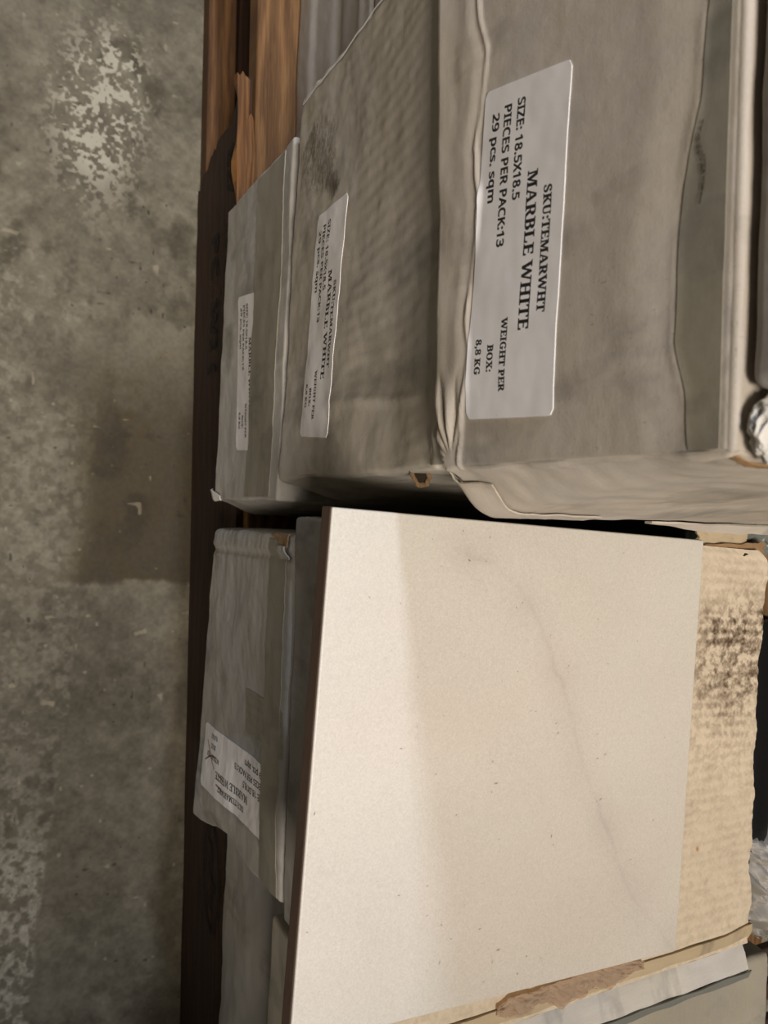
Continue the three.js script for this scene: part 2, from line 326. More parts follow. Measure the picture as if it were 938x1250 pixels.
// ------------------------------------------------------------------ pallet under the stacks
{
  const g = thing('wooden_pallet', 'brown wooden pallet under the cartons, its stamped front board broken at the left', 'pallet', [0, 0, -.1585]);
  g.rotation.y = THREE.MathUtils.degToRad(.75);
  const board = (name, w, h, d, mat, x, y, z, seed = 1) => {
    const b = new RoundedBoxGeometry(w, h, d, 2, .002); const p = b.attributes.position, q = b.attributes.normal;
    metreUV(b, (X, Y, Z) => [X + seed * .17, (Math.abs(Y) > h / 2 - .0025 ? Z : Y) + seed * .031]);
    const m = mesh(name, b, mat, g); m.position.set(x, y, z); return m;
  };
  board('bottom_board', 1.16, .02, .024, M.woodDark, 0, .010, -.0135, 2);
  board('bottom_board', 1.16, .018, .060, M.woodDarkened, 0, .009, -.058, 5);  // added dark board that stands in for shade inside the open pallet end
  for (let i = 0; i < 5; i++) board('deck_board', 1.16, .020, .092, M.wood, 0, .1345, -.0505 - i * .118, 3 + i);
  for (const x of [-.5, 0, .5]) board('stringer', .09, .104, .566, M.woodDark, x, .0725, x < -.4 ? -.287 : -.295, 4);
  // stamped front board with its broken left end
  const N = 90, T = 26, pos = [], uv = [], idx = [];
  const ix = .58, y0 = .003, y1 = .136;
  const end = (t) => -.274 - .024 * sm(.2, 1, t) + .012 * n3(t * 9, 2.2, 0) + .004 * n3(t * 40, 7, 1);
  const fb = sheet(N, T, (s, t) => V(mix(end(t), ix, Math.pow(s, 1.6)), mix(y0, y1, t) + .0012 * n3(s * 30, t * 2, 4) * (t > .97 ? 1 : 0), .0005 + .0006 * n3(s * 12, t * 9, 8)), .0075, (s, t) => [mix(-.3, ix, Math.pow(s, 1.6)), t * .1095]);
  mesh('front_board', fb, M.woodDarkened, g);
  // ink stamp printed on the front board, cut to thin ink shapes on a see-through sheet
  const c = document.createElement('canvas'); c.width = 1024; c.height = 512; const x = c.getContext('2d');
  x.fillStyle = '#000'; x.fillRect(0, 0, 1024, 512); x.fillStyle = '#fff';
  x.font = 'bold 150px sans-serif';
  const row = (txt, x0, x1, yb) => { const k = (x1 - x0) / x.measureText(txt).width; x.save(); x.translate(x0, yb); x.scale(k, 1); x.fillText(txt, 0, 0); x.restore(); };
  row('EI/  WC  OW', 10, 960, 190); row('PC  WI (', 330, 1010, 430);
  const R = rng(4); x.fillStyle = 'rgba(0,0,0,.8)'; for (let i = 0; i < 900; i++) x.fillRect(R() * 1024, R() * 512, 2 + R() * 22, 1 + R() * 4);
  const ink = new THREE.CanvasTexture(c);
  const st = sheet(10, 4, (s, t) => V(mix(-.268, -.10, s), mix(.045, .130, t), .0020), .0002, (s, t) => [s, t]);
  mesh('ink_stamp', st, new THREE.MeshStandardMaterial({ color: 0x0c0806, alphaMap: ink, transparent: true, roughness: .9 }), g);
  const c2 = document.createElement('canvas'); c2.width = 512; c2.height = 512; const k2 = c2.getContext('2d'); k2.fillStyle = '#000'; k2.fillRect(0, 0, 512, 512); k2.strokeStyle = '#fff'; k2.lineWidth = 16;
  k2.beginPath(); k2.ellipse(256, 256, 225, 150, 0, 0, 7); k2.stroke(); k2.beginPath(); k2.moveTo(110, 300); k2.bezierCurveTo(160, 120, 220, 420, 270, 220); k2.bezierCurveTo(300, 120, 340, 380, 400, 230); k2.stroke();
  const ink2 = new THREE.CanvasTexture(c2);
  mesh('oval_stamp', sheet(6, 4, (s, t) => V(mix(.235, .325, s), mix(.06, .132, t), .0020), .0002, (s, t) => [s, t]), new THREE.MeshStandardMaterial({ color: 0x0c0806, alphaMap: ink2, transparent: true, roughness: .9 }), g);
  // raw splinters on the broken end
  const spl = (x0, x1, z0, z1, yTop, seed) => mesh('splinter', sheet(24, 5, (s, t) => V(mix(x0, x1, s) + .006 * (1 - s) * n3(t * 5, seed, 3), yTop + .0015 * n3(s * 8, t * 3, seed) - .004 * Math.pow(1 - s, 3), mix(z1, z0, t) + .0018 * (1 - s) * n3(s * 5, t, seed)), .006, (s, t) => [s * .1, t * .012]), M.splinter, g);
  spl(-.300, -.12, -.0018, .0072, .1432, 1.3); spl(-.272, -.12, -.0050, .0010, .1452, 4.1);
}

// ------------------------------------------------------------------ left stack
const LZ = -.335;
const kB = cornersOf([-.2085, -.376, -.139], [-.0144, -.393, -.139], [-.0146, -.2255, -.1362], [-.2085, -.229, -.1362], LZ);
function cornersOf(fbl, fbr, ftr, ftl, bz, bxl = 0, bxr = 0) {
  return { fbl: E(...fbl), fbr: E(...fbr), ftr: E(...ftr), ftl: E(...ftl), bbl: E(fbl[0] + bxl, fbl[1], bz), bbr: E(fbr[0] + bxr, fbr[1], bz), btl: E(ftl[0] + bxl, ftl[1], bz), btr: E(ftr[0] + bxr, ftr[1], bz) };
}
{ // lowest carton
  const { g, shape: s } = carton('pale grey carton lowest in the left stack, its label half hidden under tape', [-.10, EYE - .519, -.24],
    { corners: cornersOf([-.2010, -.5175, -.141], [-.0045, -.5195, -.140], [-.0045, -.397, -.141], [-.1985, -.389, -.141], LZ, 0, 0), seed: 2, r: .0014,
      warp: (x, y, z, W, H, D) => ({ x: .010 * Math.pow(x / W, 6) * (1 - y / H) * sm(0, .03, D - z) }) }, M.boardA);
  mesh('label', stuck(s.front, mm([66, 35], [164, 43], [166, 86], [71, 75]), .0003, 60, 16, 0, .002), M.label, g);
  mesh('packing_tape', stuck(s.front, mm([3, 68], [193.5, 68], [193.5, 114], [3, 114]), .0006, 90, 24, .0008, 0, .0002), M.tapeClear ?? M.tape, g);
  mesh('torn_corner', sheet(10, 6, (a, b) => s.front(.196 - .008 * a * (1 - b * .6), -.001 + .016 * b, .0025 * a * (1 - b) + .0008), .0006, (a, b) => [a * .01, b * .01]), M.whitePaper, g);
}
{ // middle carton
  const { g, shape: s } = carton('rippled pale carton in the middle of the left stack, with a torn corner hole', [-.11, EYE - .385, -.24],
    { corners: kB, seed: 5, r: .003, amp: 1.2,
      warp: (x, y, z, W, H, D, nx, ny, nz) => {
        const dent = nz > .5 ? -.004 * Math.exp(-(((x - .15) / .03) ** 2) - (((y - .12) / .025) ** 2)) + .0016 * Math.exp(-(((x - .163 - .1 * (y - .1)) / .0022) ** 2)) * sm(.06, .08, y) * sm(.158, .13, y) : 0;
        return { d: dent + (nx > .5 ? .004 * Math.sin(Math.PI * clamp(y / .05)) * n3(z * 20, y * 20, 2) : 0), x: .0095 * Math.pow(x / W, 8) * Math.pow(1 - y / H, 1.5) * sm(0, .04, D - z), y: .004 * Math.pow(x / W, 10) * (1 - y / H) };
      } }, M.boardB);
  mesh('label', stuck(s.front, mm([69, 40], [172.4, 26.6], [175.8, 62.5], [69, 75.5]), .0003, 70, 18, 0, .002), M.label, g);
  { const c = document.createElement('canvas'); c.width = 256; c.height = 256; const x = c.getContext('2d'), R = rng(16); x.fillStyle = '#000'; x.fillRect(0, 0, 256, 256);
    for (let i = 0; i < 2600; i++) { const t = R(), w = (R() + R() + R() - 1.5) * (38 + 24 * Math.sin(t * 5)); x.fillStyle = `rgba(255,255,255,${.03 + R() * .10})`; x.fillRect(50 + t * 150 + w * .6, 215 - t * 165 + w, 3 + R() * 10, 1.5 + R() * 5); }
    mesh('smudge', sheet(30, 30, (p, q) => s.front(.008 + .070 * p, .008 + .066 * q, .00025), .00005, (p, q) => [p, q]), new THREE.MeshStandardMaterial({ color: 0x5a4c3a, roughness: .9, transparent: true, opacity: .5, alphaMap: new THREE.CanvasTexture(c) }), g); }
  // bare torn rim along the left edge
  mesh('torn_edge', sheet(5, 70, (a, b) => s.at(.0012, .004 + .145 * b, s.D, .0005).add(V(-a * (.0016 + .0016 * Math.abs(n3(b * 22, 3, 1)) * sm(.35, .05, b)), 0, -.0006 * a + .0012 * a * n3(b * 16, 1, 6))), .0005, (a, b) => [a * .003, b * .1]), M.whitePaper, g);
  // torn hole in the side face corner; a flat dark cap paints its shade
  const hp = s.side(s.D - .0062, .1385, .0004);
  const ring = new THREE.TorusGeometry(.0031, .0009, 8, 26); { const p = ring.attributes.position; for (let i = 0; i < p.count; i++) { const a = Math.atan2(p.getY(i), p.getX(i)), k = 1 + .25 * n3(Math.cos(a) * 2, Math.sin(a) * 2, 4); p.setXYZ(i, p.getX(i) * k * 1.15, p.getY(i) * k, p.getZ(i) * (1 + .8 * n3(Math.cos(a) * 4, Math.sin(a) * 4, 1))); } ring.computeVertexNormals(); }
  const rg = mesh('torn_hole_rim', ring, M.kraft, g); rg.position.copy(hp).add(V(.0006, 0, .0006)); rg.quaternion.setFromUnitVectors(V(0, 0, 1), V(.42, .62, .66).normalize());
  const cup = new THREE.SphereGeometry(.0028, 20, 10, 0, Math.PI * 2, 0, Math.PI / 2); const cm = mesh('hole_shade_cap', cup, M.kraftDark, rg); cm.scale.set(1.1, .12, 1); cm.rotation.x = Math.PI / 2; cm.position.z = -.0004;
}
{ // top carton
  const crease = [[0, .015], [.0504, .0215], [.0679, .0255], [.083, .0235], [.0959, .0206], [.1123, .0228], [.1439, .0175], [.162, .0182], [.175, .0155], [.1868, .0125], [.197, .0086]];
  const tapeEdge = [[0, .094], [.0944, .102], [.1156, .1006], [.1343, .0966], [.1525, .0951], [.1693, .095], [.1808, .0976], [.2, .1003]];
  const { g, shape: s } = carton('large pale carton high in the left stack with the biggest white label', [-.11, EYE - .22, -.24],
    { corners: cornersOf([-.2110, -.2270, -.132], [-.0138, -.2187, -.132], [-.0141, -.1108, -.1395], [-.2095, -.1115, -.1395], LZ, 0, 0), seed: 9, r: .0026, amp: .45, step: .0011, stepZ: .003,
      fineX: [[.16, .196, .0006]], fineY: [[0, .03, .0006]],
      warp: (x, y, z, W, H, D, nx, ny, nz) => {
        let d = 0;
        if (nz > .2) {
          const cy = along(crease, x) + .0008 * n3(x * 120, 1, 2), e = y - cy, w = sm(.2, .9, nz);
          const hi = .55 + .9 * n3(x * 55, 2, 7); d += w * (.0009 * hi * Math.exp(-((e / .0010) ** 2)) + .0011 * sm(.0015, -.006, e));
          const te = y - along(tapeEdge, x) + .0010 * n3(x * 70, 6, 2); d += w * (.0014 * sm(.003, -.014, te) - .0014 + .0005 * (.5 + n3(x * 50, 3, 3)) * Math.exp(-((te / .0012) ** 2)));
          // pleats running together at the crushed corner
          const px = .1935 - x, py = y - .006, rr = Math.hypot(px, py), an = Math.atan2(py, px), k = sm(.034, .012, rr) * sm(.002, .013, rr) * sm(.75, .25, an) * w;
          d += k * .0023 * (Math.abs(Math.sin(an * 8.5 + 2.2 * n3(x * 40, y * 40, 1))) - .5);
          d += w * .0006 * n3(x * 45, y * 110, 3) * sm(.03, .0, y);
        }
        if (nx > .5) d += .0010 * n3(z * 26, y * 60, 5) + .0005 * n3(z * 90, y * 120, 1) - .0016 * Math.exp(-(((D - z - .0048) / .0016) ** 2)) * sm(.02, .05, y) * (.6 + .4 * sm(.06, .09, y));
        return { d, x: .0138 * Math.pow(clamp(x / W), 10) * Math.pow(1 - clamp(y / H), 1.15) * sm(0, .024, D - z), y: .006 * Math.pow(clamp(x / W), 14) * sm(.02, 0, D - z) * (1 - clamp(y / H)) };
      } }, M.boardC);
  mesh('label', stuck(s.front, mm([80.2, 25.5], [180.5, 16.8], [182.7, 56.4], [87.1, 62]), .00035, 110, 34, 0, .002), M.label, g);
  mesh('packing_tape', sheet(120, 10, (a, b) => { const u = .003 + .1915 * a, lo = along(tapeEdge, u) + .001 - .0010 * n3(u * 70, 6, 2); return s.front(u, mix(lo, s.H - .0035, b), .0003); }, .00025, (a, b) => [a * .19, b * .01]), M.tape, g);
  // torn lip of paper hanging below the crushed corner
  mesh('torn_flap', sheet(14, 12, (a, b) => { const u = mix(.158, .1935, a), v = mix(-.0005 - .0135 * a, .002, b); return s.at(u, 0, s.D, 0).add(V(0, v - .001, -.0035 + .002 * n3(a * 3, b * 3, 2) + .001 * Math.sin(b * 3))); }, .0005, (a, b) => [a * .03, b * .01]), M.paper, g);
  const side = (z, v, off) => s.side(s.D - z, v, off);
  mesh('torn_side_flap', sheet(30, 8, (a, b) => side(.004 + .055 * a + .004 * b, mix(-.006 + .004 * a, .016 - .006 * a, b) + .0015 * n3(a * 9, b * 4, 1), .0011 + .0018 * Math.pow(1 - a, 2) * (1 - b)), .0006, (a, b) => [a * .055, b * .02]), M.boardC, g);
  mesh('lower_flap', sheet(40, 6, (a, b) => { const z = mix(-.232, -.304, a), p = s.side(z + .335, .0015, .0004); return p.add(V(.0003 + (.0034 * sm(0, .6, a) + .0005 * n3(a * 8, 1, 2)) * b, -.0035 * b * (1 + .2 * n3(a * 6, b, 4)), 0)); }, .0009, (a, b) => [a * .1, b * .006]), M.boardC, g);
  mesh('torn_kraft_edge', sheet(30, 3, (a, b) => side(.005 + .16 * a, s.H - .0040 + .0017 * b + .001 * n3(a * 30, b, 2), .0006 + .0007 * Math.abs(n3(a * 22, b * 3, 4))), .0006, (a, b) => [a * .1, b * .01]), M.kraft, g);
  { const c = document.createElement('canvas'); c.width = 256; c.height = 128; const x = c.getContext('2d'), R = rng(6); x.fillStyle = '#000'; x.fillRect(0, 0, 256, 128);
    for (let i = 0; i < 420; i++) { const t = R(), w = 10 * Math.sin(Math.PI * Math.min(1, t * 1.1)) + 2; x.fillStyle = `rgba(255,255,255,${.08 + R() * .3})`; x.fillRect(14 + t * 225, 66 + 18 * Math.sin(t * 7) * (t < .5 ? 1 : .4) + (R() - .5) * w * 2, 2 + R() * 7, 1 + R() * 4); }
    mesh('brown_stain', sheet(20, 6, (p, q) => s.front(.119 + .021 * p, .0985 + .008 * q, .0007), .00006, (p, q) => [p, q]), new THREE.MeshStandardMaterial({ color: 0x4a3826, roughness: .8, transparent: true, alphaMap: new THREE.CanvasTexture(c) }), g); }
}
{ // carton above, only its lower front edge in view
  carton('grey carton set back on top of the large labelled carton', [-.13, EYE - .10, -.25],
    { corners: cornersOf([-.222, -.1088, -.1430], [-.0290, -.1088, -.1424], [-.0300, .010, -.1424], [-.223, .010, -.1430], -.338), seed: 12, r: .003, step: .003, stepZ: .006 }, M.boardGrey);
  // crumpled paper beside it
  const g = thing('paper_wad', 'white crumpled paper wad lying on the large carton beside the grey one', 'paper', [-.0205, EYE - .1063, -.1505]);
  const w = new THREE.IcosahedronGeometry(.0090, 24), p = w.attributes.position, q = V(0, 0, 0);
  for (let i = 0; i < p.count; i++) { q.fromBufferAttribute(p, i); const d = q.clone().normalize(); const k = 1 - .28 * Math.abs(n3(d.x * 2.2, d.y * 2.2, d.z * 2.2)) - .07 * Math.abs(n3(d.x * 5, d.y * 5, d.z * 5)); p.setXYZ(i, q.x * k * .95, q.y * k * .55, q.z * k * 1.1); }
  const wm = mergeVertices((w.deleteAttribute('normal'), w.deleteAttribute('uv'), w), 1e-6); wm.computeVertexNormals(); metreUV(wm, (X, Y, Z) => [X + Y, Z + Y]); mesh('wad', wm, M.whitePaper, g);
}
// cartons of the neighbouring column, set back on the left
carton('grey carton standing on the pallet behind and left of the left stack, partly hidden', [-.31, EYE - .519, -.28],
  { corners: cornersOf([-.41, -.519, -.1905], [-.212, -.519, -.1905], [-.212, -.407, -.192], [-.41, -.407, -.192], -.385), seed: 15, r: .003, step: .0025, stepZ: .006,
    warp: (x, y, z, W, H, D, nx, ny, nz) => ({ d: nz > .4 ? .0022 * sm(.030, .022, y) - .002 * Math.exp(-(((y - .062) / .006) ** 2)) + .001 * Math.exp(-(((y - .098) / .003) ** 2)) : 0 }) }, M.boardBack);
carton('grey carton stacked upper, behind and left of the left stack, barely showing', [-.31, EYE - .404, -.28],
  { corners: cornersOf([-.415, -.4045, -.1925], [-.214, -.4045, -.1925], [-.214, -.285, -.193], [-.415, -.285, -.193], -.388), seed: 17, r: .003, step: .003, stepZ: .006 }, M.boardGrey);

// ------------------------------------------------------------------ right stack
{ // lower carton, labelled on end
  const { g, shape: s } = carton('grey carton low in the right stack under the loose tile, its label stuck on sideways', [.11, EYE - .519, -.24],
    { corners: cornersOf([.0153, -.518, -.140], [.210, -.5192, -.131], [.1985, -.361, -.137], [.0120, -.368, -.140], LZ), seed: 21, r: .004, amp: 1.2,
      warp: (x, y, z, W, H, D, nx, ny, nz) => {
        let d = 0;
        if (nz > .3) d += .0007 * Math.exp(-(((x - .0095) / .0022) ** 2)) - .0012 * Math.exp(-(((x - .0135) / .002) ** 2)) + .0003 * n3(x * 22, y * 160, 3) * sm(.10, .02, x) ;
        const notch = Math.exp(-(((x - .1905) / .010) ** 2) - (((y - .062) / .03) ** 2));
        return { d: d - .003 * notch, x: -.004 * notch };
      } }, M.boardR);
  mesh('label', stuck(s.front, mm([127, 137], [125.5, 15], [166, 15], [167, 137]), .0003, 90, 26, 0, .002, .0002), M.labelMarked, g);
  mesh('packing_tape', stuck(s.front, mm([4, 118], [188, 126], [188, 150], [4, 144]), .0005, 90, 12, .0008), M.tape, g);
  mesh('patch', stuck(s.front, mm([91, 91], [116, 93], [118, 152], [93, 151]), .0004, 24, 30, .0003, .001), M.tape, g);
  // torn upper left corner
  mesh('torn_kraft', sheet(12, 5, (a, b) => s.at(.0012 + .007 * b * (.15 + .85 * a) + .001 * n3(a * 9, 2, 2), .122 + .028 * a + .002 * n3(a * 5, b * 3, 1), s.D, .0006 + .0016 * Math.abs(n3(a * 8, b * 5, 4))), .0006, (a, b) => [a * .03, b * .01]), M.kraft, g);
  mesh('torn_paper', sheet(12, 6, (a, b) => s.at(.0075 + .007 * b, .134 + .016 * a, s.D, .0010 + .003 * a * (1 - b) * Math.abs(n3(a * 4, 2, 4))), .0005, (a, b) => [a * .02, b * .01]), M.boardR, g);
}
{ // upper carton with its brown top
  const { g, shape: s } = carton('opened carton with a dirty beige top, carrying the loose white tile', [.10, EYE - .36, -.24],
    { corners: cornersOf([.004, -.3655, -.140], [.204, -.3585, -.138], [.205, -.2530, -.140], [.004, -.2530, -.140], -.338, .006, 0), seed: 25, r: .002, stepZ: .004 }, M.boardR);
  const dirt = dataTex(1024, 1024, (x, y) => {
    const X = x * .206, Z = y * .202;                    // metres from the left, from the back
    const line = .5 + .5 * Math.sin((X + .0016 * n3(X * 40, Z * 20, 1)) * 6.2832 / .0052), cross = .5 + .5 * Math.sin((Z + .0012 * n3(X * 30, Z * 30, 7)) * 6.2832 / .0042);
    const big = clamp(1.15 * Math.exp(-(((X - .052) / .022) ** 2) - (((Z - .014) / .022) ** 2)) + .55 * sm(.024, .036, X) * sm(.135, .05, X) * (.6 + .4 * n3(X * 60, Z * 60, 3)) + .18);
    const fib = fbm(NC, x, y, 60, 60, 4), gr = fbm(NA, x, y, 160, 160, 3);
    const lw = .25 + .75 * sm(.35, .65, fbm(NB, x, y, 14, 14, 3)); let k = big * (.26 * line * lw + .22 * cross * line * lw + 1.5 * (fib - .40) + .9 * (gr - .44));
    k = clamp(k * 1.0);
    const b = .5 + (fbm(NB, x, y, 6, 6, 4) - .5) * .25 + (fib - .5) * .14;
    let r = .85 + (b - .5) * .3, gg = .795 + (b - .5) * .3, bb = .705 + (b - .5) * .28;
    r = mix(r, .33, k); gg = mix(gg, .265, k); bb = mix(bb, .20, k);
    const spot = Math.exp(-(((X - .1505) / .0012) ** 2) - (((Z - .0385) / .0009) ** 2)); r = mix(r, .62, spot * .8); gg = mix(gg, .40, spot * .8); bb = mix(bb, .2, spot * .8);
    return [r, gg, bb];
  }, true, false);
  const relief = dataTex(1024, 1024, (x, y) => {
    const X = x * .206, Z = y * .202, on = sm(.2, .6, fbm(NB, x, y, 5, 5, 3));
    const v = .5 + .22 * Math.sin((X + .0016 * n3(X * 40, Z * 20, 1)) * 6.2832 / .0052) * on + (fbm(NC, x, y, 60, 60, 4) - .5) * .5; return [v, v, v];
  }, false, false);
  M.dirtyTop = new THREE.MeshStandardMaterial({ map: dirt, bumpMap: relief, bumpScale: .0006, roughness: .88 });
  const backEdge = (u) => -.3405 + .0022 * n3(u * 60, 3, 1) + .0010 * n3(u * 300, 1, 1) - .0045 * sm(.09, .02, u) + .012 * sm(.020, .006, u) + .0035 * sm(.13, .15, u) * 0;
  const ox = -.10, oy = .36 , oz = .24;
  const wp = (u, z, y) => V(u + ox, y + oy, z + oz);
  const top = sheet(150, 110, (a, b) => {
    const left = mix(.0125, .0035, b), u = mix(left + .0015 * n3(b * 9, 2, 2), .2060 + .0006 * n3(b * 40, 1, 1), a), z = mix(backEdge(u), -.1395, b);
    const curl = .0018 * sm(.06, 0, b) * Math.abs(n3(u * 30, 1, 5));
    return wp(u, z, -.2524 + .00035 * n3(u * 40, z * 40, 1) * sm(.03, 0, Math.min(b, .3) * .1) + curl * .6);
  }, .0022, (a, b) => [clamp(a), clamp(b)]);
  // the sheet runs back to front, so its upper face needs the winding turned
  { const i = top.index.array; for (let k = 0; k < i.length; k += 3) { const t = i[k]; i[k] = i[k + 1]; i[k + 1] = t; } top.computeVertexNormals(); }
  mesh('top_panel', top, M.dirtyTop, g);
  const flap = sheet(80, 8, (a, b) => { const z = mix(-.150, -.342, a), u = .1985 + .0085 * b + .0006 * n3(z * 40, 1, 2); return wp(u - .002 * sm(.9, 1, a), z, -.2508 + .0006 * n3(z * 50, b * 2, 4) - .0035 * Math.pow(b, 3)); }, .0018, (a, b) => [a * .2, b * .01]);
  mesh('side_flap', flap, M.paperBeige ?? (M.paperBeige = new THREE.MeshStandardMaterial({ color: 0xcbb897, roughness: .85, map: scaled(boardColor, 9, 9) })), g);
  mesh('torn_tape', sheet(90, 30, (a, b) => { const w = Math.sin(Math.PI * clamp(a * .96 + .02)), z = mix(-.188, -.268, a), mid = .1985 + .002 * n3(a * 5, 1, 3), half = .0012 + .0062 * Math.pow(w, .6) * (.8 + .7 * n3(a * 9, b > .5 ? 2 : 7, 4)), u = mid + (b - .5) * 2 * half;
    return wp(Math.max(u, .1935), z, -.2488 + .0016 * Math.abs(n3(a * 12, b * 3, 3)) + .0011 * Math.abs(n3(a * 30, b * 8, 8)) - .0030 * Math.pow(Math.abs(b - .3), 3)); }, .0001, (a, b) => [a * .05, b * .02]), M.tapeBrown, g);
  // crushed brown flaps at the back left corner
  const strip = (name, x0, z0, x1, z1, wd, lift, seed, mat) => mesh(name, sheet(40, 8, (a, b) => {
    const x = mix(x0, x1, a), z = mix(z0, z1, a); return wp(x + wd * (b - .5) + .0022 * n3(a * 6, b * .5, seed) * (b > .5 ? 1 : .5), z + .003 * n3(a * 2, b * 4, seed + 3), -.2532 + lift * (.5 + .5 * Math.sin(a * 4 + seed)) + .0010 * n3(a * 7, b * 2, seed + 7) - .0015 * b);
  }, .0012, (a, b) => [a * .05, b * .01]), mat, g);
  strip('torn_flap', .0135, -.300, .0125, -.346, .0075, .0012, 1.1, M.kraft); strip('torn_flap', .0075, -.298, .0065, -.332, .0085, .0008, 3.7, M.paperBeige); strip('torn_flap', .0165, -.306, .0160, -.338, .004, .0016, 5.2, M.kraftDark);
}
{ // loose tile
  const g = thing('ceramic_tile', 'square white marble-look ceramic tile lying loose on the beige carton top', 'tile', [.0955, EYE - .2515, -.1940]);
  g.rotation.y = THREE.MathUtils.degToRad(-2.75);
  const S = .185, T = .009;
  const body = new RoundedBoxGeometry(S, T - .0012, S, 3, .0006); body.translate(0, (T - .0012) / 2, 0);
  mesh('clay_body', metreUV(body, (x, y, z) => [x + y, z + y]), new THREE.MeshStandardMaterial({ color: 0x604b3b, roughness: .9, map: scaled(boardColor, 12, 12) }), g);
  const veins = [[[-.079, .036], [-.0757, .0218], [-.0666, .0100], [-.044, -.0047], [-.0307, -.0142], [-.0001, -.0254], [.0213, -.0383], [.0379, -.0488], [.055, -.058], [.092, -.09]], [[.03, .092], [.04, .075], [.0588, .0672], [.092, .05]], [[-.092, .02], [-.075, -.02], [-.06, -.05], [-.05, -.092]]];
  const str = [.6, .1, .12];
  const dist = (p, q, x, z) => { const dx = q[0] - p[0], dz = q[1] - p[1], t = clamp(((x - p[0]) * dx + (z - p[1]) * dz) / (dx * dx + dz * dz)); return [Math.hypot(x - p[0] - t * dx, z - p[1] - t * dz)]; };
  const speck = []; { const R = rng(99); for (let i = 0; i < 70; i++) speck.push([(R() - .5) * .18, (R() - .5) * .18 * (R() < .6 ? 1 : .6) + .01, (.00010 + R() * R() * .00022), .25 + R() * .55, R() * 3.1, 1 + R() * 2]); }
  const face = dataTex(1024, 1024, (u, v, i, j) => {
    const x = (u - .5) * S, z = (.5 - v) * S;
    let r = .875, gg = .852, b = .812;
    const c = fbm(NA, u, v, 3, 3, 4) - .5, c2 = fbm(NB, u, v, 5, 5, 4) - .5;
    r += c * .05 - c2 * .01; gg += c * .05 + c2 * .012; b += c * .055 + c2 * .01;
    const wx = x + .004 * n3(x * 30, z * 30, 1) + .0014 * n3(x * 120, z * 120, 2), wz = z + .004 * n3(x * 30, z * 30, 4) + .0014 * n3(x * 120, z * 120, 6);
    for (let k = 0; k < veins.length; k++) { let d = 1; const P = veins[k]; for (let m = 0; m < P.length - 1; m++) d = Math.min(d, dist(P[m], P[m + 1], wx, wz)[0]); const on = .35 + 1.2 * clamp(n3(x * 40, z * 40, k + 9) + .25); const a = str[k] * (.045 * Math.exp(-((d / .0011) ** 2)) * on + .045 * Math.exp(-((d / .009) ** 2)) * on); r -= a * .95; gg -= a * 1.08; b -= a * 1.0; }
    const g2 = (NC(u, v, 511, 511) - .5) * .05 + (NB(u, v, 300, 300) - .5) * .03; r += g2; gg += g2; b += g2;
    return [r, gg, b];
  }, true, false);
  { const d = face.image.data; for (const [x, z, rad, a, an, el] of speck) { const ci = (x / S + .5) * 1024, cj = (.5 - z / S) * 1024, rp = rad / S * 1024 * 2.2; for (let j = Math.floor(cj - 8); j <= cj + 8; j++) for (let i = Math.floor(ci - 8); i <= ci + 8; i++) { if (i < 0 || j < 0 || i > 1023 || j > 1023) continue; const dx = i - ci, dy = j - cj, p = (dx * Math.cos(an) + dy * Math.sin(an)) / (rp * el), q = (-dx * Math.sin(an) + dy * Math.cos(an)) / rp, w = a * Math.exp(-(p * p + q * q) * 3), k = (j * 1024 + i) * 4; d[k] = mix(d[k], 70, w); d[k + 1] = mix(d[k + 1], 58, w); d[k + 2] = mix(d[k + 2], 46, w); } } }
  const rel = dataTex(512, 512, (u, v) => { const k = .5 + (NC(u, v, 255, 255) - .5) * .6 + (fbm(NA, u, v, 20, 20, 4) - .5) * .3; return [k, k, k]; }, false, false);
  const gl = new RoundedBoxGeometry(S - .0004, .0016, S - .0004, 4, .0007); gl.translate(0, T - .0008, 0);
  mesh('glazed_face', metreUV(gl, (x, y, z) => [x / S + .5, .5 - z / S]), new THREE.MeshPhysicalMaterial({ color: 0xf5f5f5, map: face, bumpMap: rel, bumpScale: .00004, roughness: .42, ior: 1.5 }), g);
}
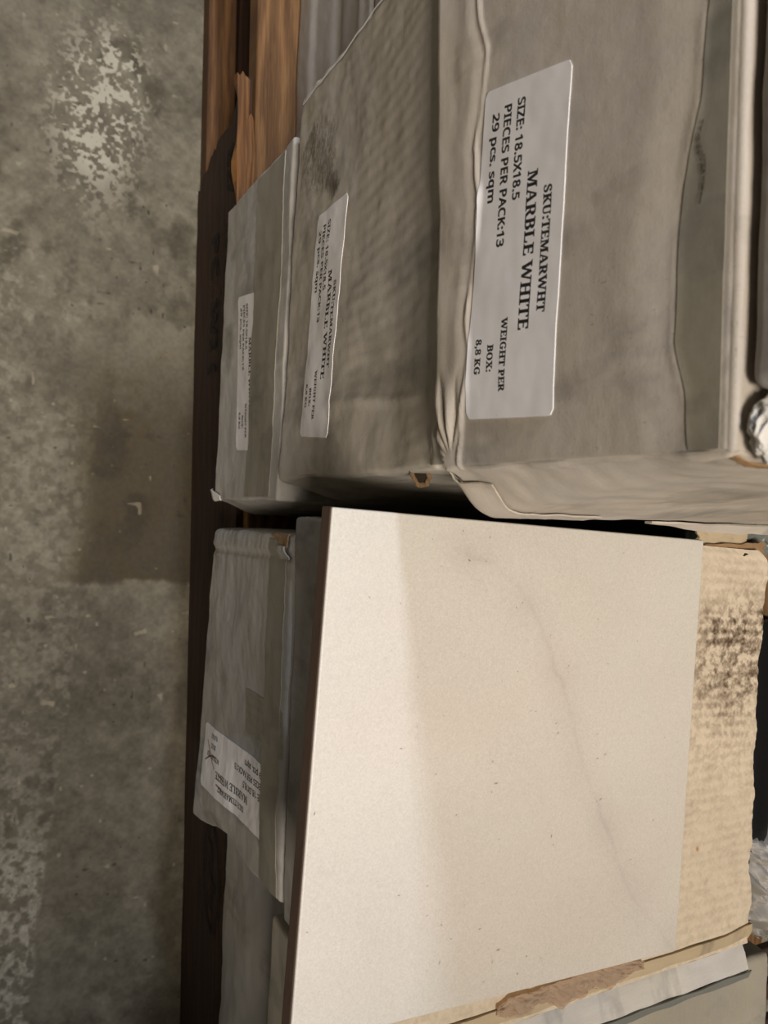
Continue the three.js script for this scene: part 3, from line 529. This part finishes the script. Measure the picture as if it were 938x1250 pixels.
{ // low carton right of the right stack and the one on it
  const { g, shape: s } = carton('dark-shaded carton at the far right on the pallet, next to the sideways-labelled one', [.31, EYE - .52, -.24],
    { corners: cornersOf([.2155, -.5185, -.156], [.41, -.5185, -.154], [.41, -.394, -.157], [.214, -.394, -.157], -.342), seed: 31, r: .004, step: .0025, stepZ: .006, amp: 1.4,
      warp: (x, y, z, W, H, D, nx, ny, nz) => ({ d: nz > .3 ? .005 * Math.sin(Math.PI * clamp(y / H)) * sm(0, .07, x) : 0 }) }, M.boardR);
  mesh('lifted_edge', sheet(40, 4, (a, b) => { const u = .012 + .12 * a; return s.at(u, s.H - .004 + .006 * b, s.D, .002 + .003 * b + .0006 * n3(a * 9, b, 1)); }, .0008, (a, b) => [a * .12, b * .006]), M.whitePaper, g);
  const t = carton('greenish carton at the far right beside the tile, with a white folded paper edge', [.31, EYE - .38, -.24],
    { corners: cornersOf([.2155, -.388, -.142], [.41, -.388, -.142], [.412, -.2550, -.142], [.219, -.2550, -.142], -.366), seed: 33, r: .003, step: .0025, stepZ: .004, amp: 1.3 }, M.boardGreen);
  mesh('white_paper_edge', sheet(80, 10, (a, b) => { const z = mix(-.150, -.346, a); return V(mix(.2095, .2225, b) - .31 + .0007 * n3(z * 40, b, 1), mix(-.2590, -.2535, Math.pow(b, .8)) + .38 + .0005 * n3(z * 60, b * 3, 5), z + .24); }, .0007, (a, b) => [a * .19, b * .014]), M.whitePaper, t.g);
  mesh('paper_lip', sheet(60, 4, (a, b) => { const z = mix(-.150, -.347, a); return V(mix(.2222, .2262, b) - .31 + .0006 * n3(z * 50, b, 3), -.2525 - .0015 * b + .38 + .0006 * n3(z * 90, b, 2), z + .24); }, .0006, (a, b) => [a * .19, b * .004]), M.plasticGrey, t.g);
}
// ------------------------------------------------------------------ odds and ends behind the right stack
{
  const g = thing('plastic_crate', 'dark green plastic crate close behind the gap between the two stacks', 'crate', [-.058, .146, -.392]);
  const m = new THREE.MeshStandardMaterial({ color: 0x10160f, roughness: .55 });
  mesh('crate_body', new RoundedBoxGeometry(.222, .195, .062, 3, .005), m, g).position.y = .0985;
  mesh('rim', new RoundedBoxGeometry(.232, .018, .070, 3, .004), m, g).position.y = .199;
  for (let i = 0; i < 6; i++) mesh('rib', new RoundedBoxGeometry(.006, .17, .006, 2, .002), m, g).position.set(-.09 + i * .036, .092, .032);
}
{
  const g = thing('black_pipe', 'thick black plastic pipe lying behind the beige carton top', 'pipe', [.14, EYE - .322, -.394]);
  const prof = [[.030, -.085], [.034, -.085], [.035, -.083], [.035, .067], [.0365, .069], [.0365, .083], [.035, .085], [.030, .085], [.030, -.085]].map(([x, y]) => new THREE.Vector2(x, y));
  const l = mesh('tube', new THREE.LatheGeometry(prof, 64), M.black, g); l.rotation.z = Math.PI / 2;
}
{ // second pallet of thin slats beyond
  const g = thing('slatted_crate', 'brown slatted wooden crate behind the right stack', 'crate', [.255, 0, -.61]);
  for (let i = 0; i < 12; i++) { const b = new RoundedBoxGeometry(.012, .008, .34, 2, .002); const m = mesh('slat', metreUV(b, (x, y, z) => [z + i * .1, x + y + i * .02]), M.woodDarkened, g); m.position.set(-.13 + i * .026, .3065, 0); }
  for (const z of [-.14, .14]) { const b = new RoundedBoxGeometry(.34, .155, .02, 2, .002); const m = mesh('crate_side', metreUV(b, (x, y, z2) => [x, y]), M.woodDark, g); m.position.set(.01, .2245, z); }
}
function crumpled(name, label, base, rx, rz, hgt, seed, mat) {
  const g = thing(name, label, 'plastic', base);
  mesh('film', sheet(60, 60, (a, b) => {
    const x = (a - .5) * 2, z = (.5 - b) * 2, k = 1 + .25 * n3(x * 2, z * 2, seed);
    return V(x * rx * k, hgt * (1 - .5 * (x * x + z * z)) + hgt * .7 * Math.abs(n3(x * 2.4, z * 2.4, seed + 2)) + hgt * .3 * Math.abs(n3(x * 6, z * 6, seed + 5)), z * rz * k);
  }, .0002, (a, b) => [a * .05, b * .05]), mat, g);
}
crumpled('plastic_bag', 'crumpled white plastic bag lying behind the right end of the beige carton top', [.208, EYE - .318, -.402], .028, .035, .034, 2.4, M.plastic);
crumpled('plastic_film', 'crumpled grey plastic film tucked behind the torn corner of the beige carton', [-.002, EYE - .275, -.352], .02, .02, .016, 6.1, M.plasticGrey);

renderer.render(scene, camera);
